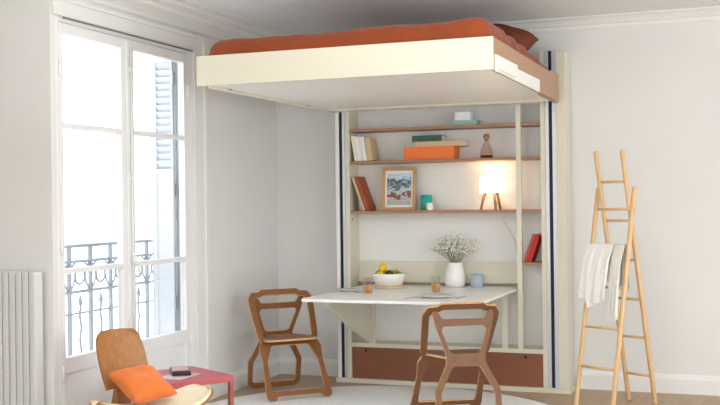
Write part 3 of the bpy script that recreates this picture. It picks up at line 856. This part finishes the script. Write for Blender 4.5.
# ------------------------------------------------------------------ things on the shelves
Z1, Z2, Z3, Z4 = 2.027, 1.770, 1.372, 0.972
def book(name, w, d, h, cover, label, group, loc, tilt=0.0, rz=0.0, thick_edge=0.003):
    # standing book: w = thickness along x, d = depth along y, h = height; spine faces -y
    b = empty(name); tag(b, label, 'book', group)
    c = thick_edge; bm = bmesh.new()
    box(bm, 0, c, 0, d, 0, h); box(bm, w - c, w, 0, d, 0, h); box(bm, c, w - c, 0, c, 0, h)
    new_obj('cover', bm, cover, b)
    new_obj('pages', bx(c, w - c, c, d - 0.004, 0.004, h - 0.004), 'paperpage', b)
    b.matrix_world = Matrix.Translation(loc) @ Matrix.Rotation(rz, 4, 'Z') @ Matrix.Rotation(tilt, 4, 'Y')
    return b
# leaning light books on the second shelf: each pivots on its lower right edge (tilted to the left)
def lean_left(name, xr, w, d, h, ang, cover, label, group, y0, z):
    # book leaning with its top to the left; its lower right corner stands on the shelf at xr
    a = -ang
    b = book(name, w, d, h, cover, label, group, (0, 0, 0), a)
    # lower right corner local (w,0,0)
    p = Matrix.Rotation(a, 4, 'Y') @ Vector((w, 0, 0)); q = Matrix.Rotation(a, 4, 'Y') @ Vector((0, 0, 0))
    low = min(p.z, q.z)
    b.matrix_world = Matrix.Translation((xr - p.x, y0, z - low)) @ Matrix.Rotation(a, 4, 'Y')
    return b
ang = math.radians(9)
G = 'pale books on the second shelf'
specs = [(0.030, 0.205, 'ivorybook', 'ivory paperback standing against the cabinet side on the second shelf'),
         (0.026, 0.20, 'whitecard', 'white paperback, second from the cabinet side on the second shelf'),
         (0.024, 0.198, 'ivorybook', 'thin ivory paperback, third from the cabinet side on the second shelf'),
         (0.022, 0.195, 'whitecard', 'thin white paperback, fourth from the cabinet side on the second shelf')]
x = XI0 + 0.037
for w, h, cv, lb in specs:
    x += (w + 0.001) / math.cos(ang)
    lean_left('paperback', x, w, 0.15, h, ang, cv, lb, G, YC + 0.02, Z2)
x += 0.047 / math.cos(ang)
lean_left('paperback', x + 0.001, 0.045, 0.15, 0.185, ang, 'beigebook', 'beige thick book ending the row of pale books', G, YC + 0.02, Z2)
# two rust books leaning on the third shelf
a3 = math.radians(20)
lean_left('leather_book', XI0 + 0.124, 0.020, 0.17, 0.285, a3, 'beigebook', 'thin cream edged book leaning on the cabinet side below the pale books', 'leaning books on the third shelf', YC + 0.02, Z3)
lean_left('leather_book', XI0 + 0.157, 0.026, 0.17, 0.285, a3, 'rustbook', 'rust leather book leaning beside the framed picture', 'leaning books on the third shelf', YC + 0.02, Z3)
# red books in the narrow bay, leaning right
def lean_right(name, xl, w, d, h, ang, cover, label, group, y0, z):
    p = Matrix.Rotation(ang, 4, 'Y') @ Vector((w, 0, 0))
    b = book(name, w, d, h, cover, label, group, (0, 0, 0), ang)
    b.matrix_world = Matrix.Translation((xl, y0, z - min(0, p.z))) @ Matrix.Rotation(ang, 4, 'Y')
    return b
a4 = math.radians(19)
lean_right('red_book', -1.636, 0.026, 0.16, 0.215, a4, 'brickbook', 'brick red book leaning next to the cabinet divider', 'red books in the narrow bay', YC + 0.02, Z4)
lean_right('red_book', -1.605, 0.028, 0.16, 0.215, a4, 'redbook', 'bright red book leaning on the cabinet side', 'red books in the narrow bay', YC + 0.02, Z4)

def gift_box(name, x0, x1, y0, y1, z0, z1, mt, label, cat, lid=0.35, lab=True):
    b = empty(name, ((x0 + x1) / 2, (y0 + y1) / 2, z0)); tag(b, label, cat)
    hx, hy, h = (x1 - x0) / 2, (y1 - y0) / 2, z1 - z0
    new_obj('box_body', bx(-hx + 0.002, hx - 0.002, -hy + 0.002, hy - 0.002, 0, h * (1 - lid * 0.5), 0.001), mt, b)
    new_obj('lid', bx(-hx, hx, -hy, hy, h * (1 - lid), h, 0.0015), mt, b)
    return b
gift_box('card_box', -2.186, -1.99, 7.87, 7.99, Z1, Z1 + 0.040, 'mint', 'flat mint green card box on the top shelf', 'box')
gift_box('card_box', -2.168, -2.042, 7.88, 7.98, Z1 + 0.040, Z1 + 0.105, 'whitecard', 'small white card box stacked on the mint box', 'box')
ob = gift_box('storage_box', -2.580, -2.172, 7.855, 8.03, Z2, Z2 + 0.100, 'orangebox', 'large orange storage box on the second shelf', 'box', 0.4)
def flat_book(name, x0, x1, y0, y1, z0, z1, mt, label):
    b = empty(name, ((x0 + x1) / 2, (y0 + y1) / 2, z0)); tag(b, label, 'book', 'books stacked on the orange box')
    hx, hy, h = (x1 - x0) / 2, (y1 - y0) / 2, z1 - z0; c = 0.004
    bm = bmesh.new(); box(bm, -hx, hx, -hy, hy, 0, c); box(bm, -hx, hx, -hy, hy, h - c, h); box(bm, -hx, hx, -hy, -hy + c, c, h - c)
    new_obj('cover', bm, mt, b); new_obj('pages', bx(-hx + 0.004, hx - 0.004, -hy + c, hy - 0.005, c, h - c), 'paperpage', b)
flat_book('hardback_book', -2.49, -2.09, 7.86, 8.02, Z2 + 0.100, Z2 + 0.141, 'beigebook', 'wide beige hardback lying on the orange box')
flat_book('hardback_book', -2.514, -2.272, 7.87, 8.02, Z2 + 0.141, Z2 + 0.190, 'greenbook', 'dark green book lying on the beige hardback')

# decanter
dc = empty('decanter', (-1.927, 7.92, Z2)); tag(dc, 'rose glass decanter with wooden ball stopper on the second shelf', 'decanter')
bm = lathe(bmesh.new(), [(0, 0.0), (0.046, 0.0), (0.050, 0.008), (0.050, 0.03), (0.045, 0.06), (0.030, 0.10), (0.018, 0.125), (0.016, 0.14), (0.018, 0.143)], 28); new_obj('glass_body', bm, 'decanter', dc, True)
bm = lathe(bmesh.new(), [(0, 0.004), (0.044, 0.004), (0.047, 0.010), (0.047, 0.022), (0, 0.022)], 28); new_obj('dark_liquid', bm, 'phone', dc)
bm = lathe(bmesh.new(), [(0, 0.130), (0.013, 0.131), (0.015, 0.142), (0.022, 0.152), (0.025, 0.164), (0.022, 0.178), (0.013, 0.187), (0, 0.189)], 20); new_obj('stopper', bm, 'shelfwood', dc, True)

# picture frame
pf = empty('picture_frame', (-2.652, 7.93, Z3)); tag(pf, 'oak picture frame with a small town photograph on the third shelf', 'picture')
W2, H2, fwid = 0.142, 0.345, 0.026
pf.rotation_euler = (math.radians(-5), 0, 0)
for (x0, x1, z0, z1) in ((-W2, W2, 0, fwid), (-W2, W2, H2 - fwid, H2), (-W2, -W2 + fwid, fwid, H2 - fwid), (W2 - fwid, W2, fwid, H2 - fwid)):
    new_obj('frame_bar', bx(x0, x1, -0.010, 0.012, z0, z1, 0.002), 'framewood', pf)
new_obj('mount', bx(-W2 + fwid, W2 - fwid, 0.002, 0.006, fwid, H2 - fwid), 'whitecard', pf)
o = new_obj('photograph', bx(-0.100, 0.100, -0.0008, 0.002, -0.128, 0.128), 'print', pf); o.location = (0, 0, H2 / 2)
bm = bmesh.new()    # crane silhouette printed on the photograph
box(bm, -0.078, -0.074, -0.0012, -0.0008, 0.02, 0.112); box(bm, -0.092, 0.01, -0.0012, -0.0008, 0.108, 0.112)
o = new_obj('printed_crane', bm, 'iron', pf); o.location = (0, 0, H2 / 2)

# teal tumbler candle and white one
def pot(name, c, r, h, mt, label, cat, wick=True):
    e = empty(name, c); tag(e, label, cat)
    new_obj('cup_wall', lathe(bmesh.new(), [(0, 0), (r * 0.94, 0), (r, 0.004), (r, h), (r - 0.004, h), (r - 0.005, h * 0.8), (0, h * 0.8)], 28), mt, e)
    if wick:
        new_obj('wax', lathe(bmesh.new(), [(0, h * 0.80), (r - 0.006, h * 0.80), (r - 0.006, h * 0.86), (0, h * 0.86)], 24), 'ivorybook', e)
        bm = bmesh.new(); tube(bm, [(0, 0, h * 0.86), (0.001, 0, h * 0.94)], 0.0015, 6); new_obj('wick', bm, 'stalk', e)
    return e
pot('candle_cup', (-2.425, 7.945, Z3), 0.044, 0.122, 'teal', 'teal candle cup beside the picture frame', 'candle')
pot('candle_cup', (-2.374, 7.870, Z3), 0.026, 0.058, 'whitecard', 'small white candle cup in front of the teal one', 'candle')

# table lamp
lp = empty('table_lamp', (-1.888, 7.925, Z3)); tag(lp, 'lit table lamp with white drum shade and wooden legs', 'lamp')
sh = new_obj('lamp_shade', lathe(bmesh.new(), [(0.098, 0.130), (0.094, 0.248), (0.060, 0.256), (0.058, 0.254), (0.091, 0.245), (0.095, 0.131), (0.098, 0.130)], 40), 'shade', lp, True)
for k in range(3):
    a = math.radians(-60 + 120 * k + 0)
    bm = bmesh.new(); tube(bm, [(0.090 * math.cos(a), 0.090 * math.sin(a), 0), (0.055 * math.cos(a), 0.055 * math.sin(a), 0.145)], [0.009, 0.013], 10); new_obj('leg', bm, 'shelfwood', lp)
bm = lathe(bmesh.new(), [(0, 0.138), (0.06, 0.138), (0.06, 0.150), (0, 0.150)], 24); new_obj('leg_disc', bm, 'shelfwood', lp)
bm = lathe(bmesh.new(), [(0, 0.150), (0.014, 0.150), (0.014, 0.170), (0.024, 0.182), (0.025, 0.192), (0.018, 0.204), (0, 0.208)], 18); new_obj('bulb', bm, 'shade', lp, True)
bm = bmesh.new(); tube(bm, [(0.02, 0.0, 0.135), (0.06, -0.10, 0.05), (0.072, -0.104, -0.01), (0.10, -0.098, -0.06), (0.15, -0.055, -0.16), (0.186, -0.01, -0.27), (0.188, 0.03, -0.36)], 0.003, 6); new_obj('cord', bm, 'cord', lp)
ld = bpy.data.lights.new('lamp_bulb_light', 'POINT'); ld.energy = 1.9; ld.color = (1.0, 0.72, 0.42); ld.shadow_soft_size = 0.03
lo2 = bpy.data.objects.new('lamp_bulb_light', ld); COL.objects.link(lo2); lo2.parent = lp; lo2.location = (0, 0, 0.215)

# ------------------------------------------------------------------ things on the table
brd = new_obj('serving_board', lathe(bmesh.new(), [(0, 0), (0.128, 0), (0.132, 0.004), (0.132, 0.012), (0.128, 0.016), (0, 0.016)], 40), 'woodboard')
brd.location = (-2.655, 7.70, TZ); tag(brd, 'round pale wooden board under the fruit bowl', 'board')
bowlc = Vector((-2.672, 7.73, TZ + 0.016))
prof = [(0, 0.0), (0.098, 0.0), (0.106, 0.006), (0.124, 0.050), (0.132, 0.094), (0.128, 0.095), (0.119, 0.052), (0.099, 0.014), (0, 0.010)]
bw = new_obj('fruit_bowl', lathe(bmesh.new(), prof, 48), 'porcelain', None, True); bw.location = bowlc
tag(bw, 'white ceramic fruit bowl on the round wooden board', 'bowl')
def fruit(name, kind, dx, dy, dz, mt, label, r=0.033, ln=1.25, rz=0, tip=True):
    e = empty(name, bowlc + Vector((dx, dy, dz)), rz); tag(e, label, 'fruit', 'fruits in the bowl')
    bm = bmesh.new(); prof = []
    for k in range(15):
        t = PI * k / 14; rr = r * math.sin(t); zz = -math.cos(t) * r * ln
        if kind == 'lemon': zz += (-0.006 if k == 0 else 0.006 if k == 14 else 0); rr *= 1.0
        prof.append((max(rr, 0), zz))
    prof[0] = (0, prof[0][1]); prof[-1] = (0, prof[-1][1])
    lathe(bm, prof, 20); bmesh.ops.rotate(bm, verts=bm.verts[:], matrix=Matrix.Rotation(math.radians(80 if ln > 1.05 else 20), 3, 'Y'))
    new_obj('flesh', bm, mt, e, True)
    bm = bmesh.new(); ax = Matrix.Rotation(math.radians(80 if ln > 1.05 else 20), 3, 'Y') @ Vector((0, 0, 1))
    tube(bm, [ax * (r * ln - 0.002), ax * (r * ln + 0.006)], [0.004, 0.003], 8); new_obj('stalk', bm, 'stalk', e)
fz = 0.070
fruit('lemon', 'lemon', -0.045, -0.01, 0.135, 'lemon', 'bright yellow lemon on top of the fruit pile', 0.034, 1.2, 1.9)
fruit('lemon', 'lemon', -0.055, -0.05, 0.080, 'lemon', 'yellow lemon at the bowl rim below the top lemon', 0.032, 1.15, 0.6)
fruit('lime', 'lime', -0.083, 0.008, 0.086, 'lime', 'green lime at the rim beside the lemons', 0.030, 1.1, 0.3)
fruit('avocado', 'lime', 0.018, -0.042, 0.088, 'avocado', 'dark green avocado in the middle of the bowl', 0.033, 1.2, 1.4)
fruit('peach', 'peach', 0.040, 0.028, 0.085, 'peach', 'orange blushed peach between avocado and lime', 0.036, 0.98)
fruit('lime', 'lime', 0.080, -0.015, 0.084, 'lime', 'green lime beside the peach', 0.029, 1.1, 0.9)
fruit('lemon', 'lemon', -0.02, 0.05, 0.080, 'lemon', 'yellow lemon half hidden behind the other fruit', 0.033, 1.15, 0.2)

def tumbler(loc, h, fill, label):
    e = empty('tumbler', loc); tag(e, label, 'glass', 'tumblers of amber drink')
    r = 0.032
    new_obj('glass_wall', lathe(bmesh.new(), [(0, 0), (r - 0.003, 0), (r, 0.004), (r + 0.002, h), (r, h), (r - 0.0025, 0.008), (0, 0.008)], 32), 'tumbler', e, True)
    new_obj('drink', lathe(bmesh.new(), [(0, 0.009), (r - 0.004, 0.009), (r - 0.003, fill), (0, fill)], 28), 'amber', e)
tumbler((-2.642, 7.17, TZ), 0.118, 0.066, 'tumbler of amber drink standing beside the fruit bowl')
tumbler((-2.193, 7.40, TZ), 0.115, 0.062, 'tumbler of amber drink standing before the flower vase')

def plate(loc, r, label):
    o = new_obj('dinner_plate', lathe(bmesh.new(), [(0, 0), (r * 0.6, 0), (r * 0.65, 0.003), (r, 0.014), (r, 0.017), (r * 0.66, 0.008), (r * 0.6, 0.006), (0, 0.006)], 48), 'plate', None, True)
    o.location = loc; tag(o, label, 'plate', 'stoneware plates on the table')
plate((-2.862, 7.33, TZ), 0.095, 'small grey stoneware plate near the table end')
plate((-2.065, 6.985, TZ), 0.135, 'large grey stoneware plate before the flower vase')
def fork(loc, rz, label):
    e = empty('fork', loc, rz); tag(e, label, 'cutlery')
    new_obj('handle', bx(-0.10, 0.02, -0.005, 0.005, 0, 0.003, 0.001), 'steel', e)
    new_obj('head', bx(0.02, 0.055, -0.011, 0.011, 0, 0.003, 0.001), 'steel', e)
    for k in range(4):
        y = -0.0095 + k * 0.0063
        new_obj('tine', bx(0.055, 0.092, y - 0.0012, y + 0.0012, 0, 0.0025), 'steel', e)
def knife(loc, rz, label):
    e = empty('knife', loc, rz); tag(e, label, 'cutlery')
    new_obj('handle', bx(-0.10, 0.0, -0.006, 0.006, 0, 0.006, 0.002), 'steel', e)
    new_obj('blade', prism(bmesh.new(), [(0, -0.007), (0.09, -0.007), (0.108, 0.0), (0.10, 0.008), (0, 0.007)], 'z', 0.001, 0.003), 'steel', e)
fork((-2.225, 6.90, TZ), math.radians(80), 'steel fork beside the large plate')
knife((-1.90, 7.02, TZ), math.radians(85), 'steel knife beside the large plate')
fork((-2.735, 7.29, TZ), math.radians(80), 'steel fork beside the small plate')

vs = new_obj('flower_vase', lathe(bmesh.new(), [(0, 0), (0.066, 0), (0.077, 0.010), (0.084, 0.040), (0.082, 0.075), (0.072, 0.120), (0.061, 0.160), (0.058, 0.182), (0.061, 0.190), (0.056, 0.190), (0.052, 0.180), (0.054, 0.150), (0.066, 0.080), (0.066, 0.030), (0, 0.014)], 48), 'porcelain', None, True)
VC = Vector((-2.184, 7.895, TZ)); vs.location = VC; tag(vs, 'white ceramic vase holding dried flowers on the table', 'vase')
bq = empty('dried_bouquet', VC + Vector((0, 0, 0.015))); tag(bq, 'airy bouquet of dried cream blossoms in the white vase', 'flowers')
random.seed(5)
bms = bmesh.new(); bmb = bmesh.new()
def ico(bm, c, r):
    vs_ = [(0, 0, 1), (0.894, 0, 0.447), (0.276, 0.851, 0.447), (-0.724, 0.526, 0.447), (-0.724, -0.526, 0.447), (0.276, -0.851, 0.447), (0.724, 0.526, -0.447), (-0.276, 0.851, -0.447), (-0.894, 0, -0.447), (-0.276, -0.851, -0.447), (0.724, -0.526, -0.447), (0, 0, -1)]
    q = [bm.verts.new((c[0] + x * r, c[1] + y * r, c[2] + z * r * 0.85)) for x, y, z in vs_]
    for f in ((0, 1, 2), (0, 2, 3), (0, 3, 4), (0, 4, 5), (0, 5, 1), (1, 6, 2), (2, 7, 3), (3, 8, 4), (4, 9, 5), (5, 10, 1), (6, 7, 2), (7, 8, 3), (8, 9, 4), (9, 10, 5), (10, 6, 1), (11, 7, 6), (11, 8, 7), (11, 9, 8), (11, 10, 9), (11, 6, 10)):
        bm.faces.new([q[i] for i in f])
for k in range(46):
    a = random.uniform(0, 2 * PI); sp = random.uniform(0.02, 1.0) ** 0.6
    tx = math.cos(a) * 0.215 * sp; ty = math.sin(a) * 0.085 * sp
    tz = 0.175 + random.uniform(0.11, 0.25) * (1 - 0.42 * sp * sp)
    p0 = Vector((math.cos(a) * 0.02, math.sin(a) * 0.02, 0.0)); p1 = Vector((math.cos(a) * 0.035 * sp, math.sin(a) * 0.03 * sp, 0.172)); p2 = Vector((tx, ty, tz))
    mid = p1.lerp(p2, 0.5) + Vector((0, 0, 0.02))
    tube(bms, [p0, p1, mid, p2], [0.0018, 0.0016, 0.0013, 0.0009], 5)
    for j in range(9):
        t = random.uniform(0.35, 1.0); q = mid.lerp(p2, (t - 0.35) / 0.65)
        e_ = q + Vector((random.gauss(0, 0.019), random.gauss(0, 0.015), random.uniform(-0.005, 0.026)))
        if e_.y > 0.085: e_.y = 0.085
        tube(bms, [q, e_], [0.0009, 0.0007], 4)
        for n_ in range(3):
            ico(bmb, e_ + Vector((random.gauss(0, 0.004), random.gauss(0, 0.004), random.gauss(0, 0.003))), random.uniform(0.0035, 0.0068))
tag(new_obj('stems', bms, 'stem', bq), kind='stuff'); tag(new_obj('blossoms', bmb, 'blossom', bq), kind='stuff')
pot('ceramic_beaker', (-2.004, 7.87, TZ), 0.048, 0.100, 'bluecup', 'blue-grey ceramic beaker beside the flower vase', 'beaker', False)
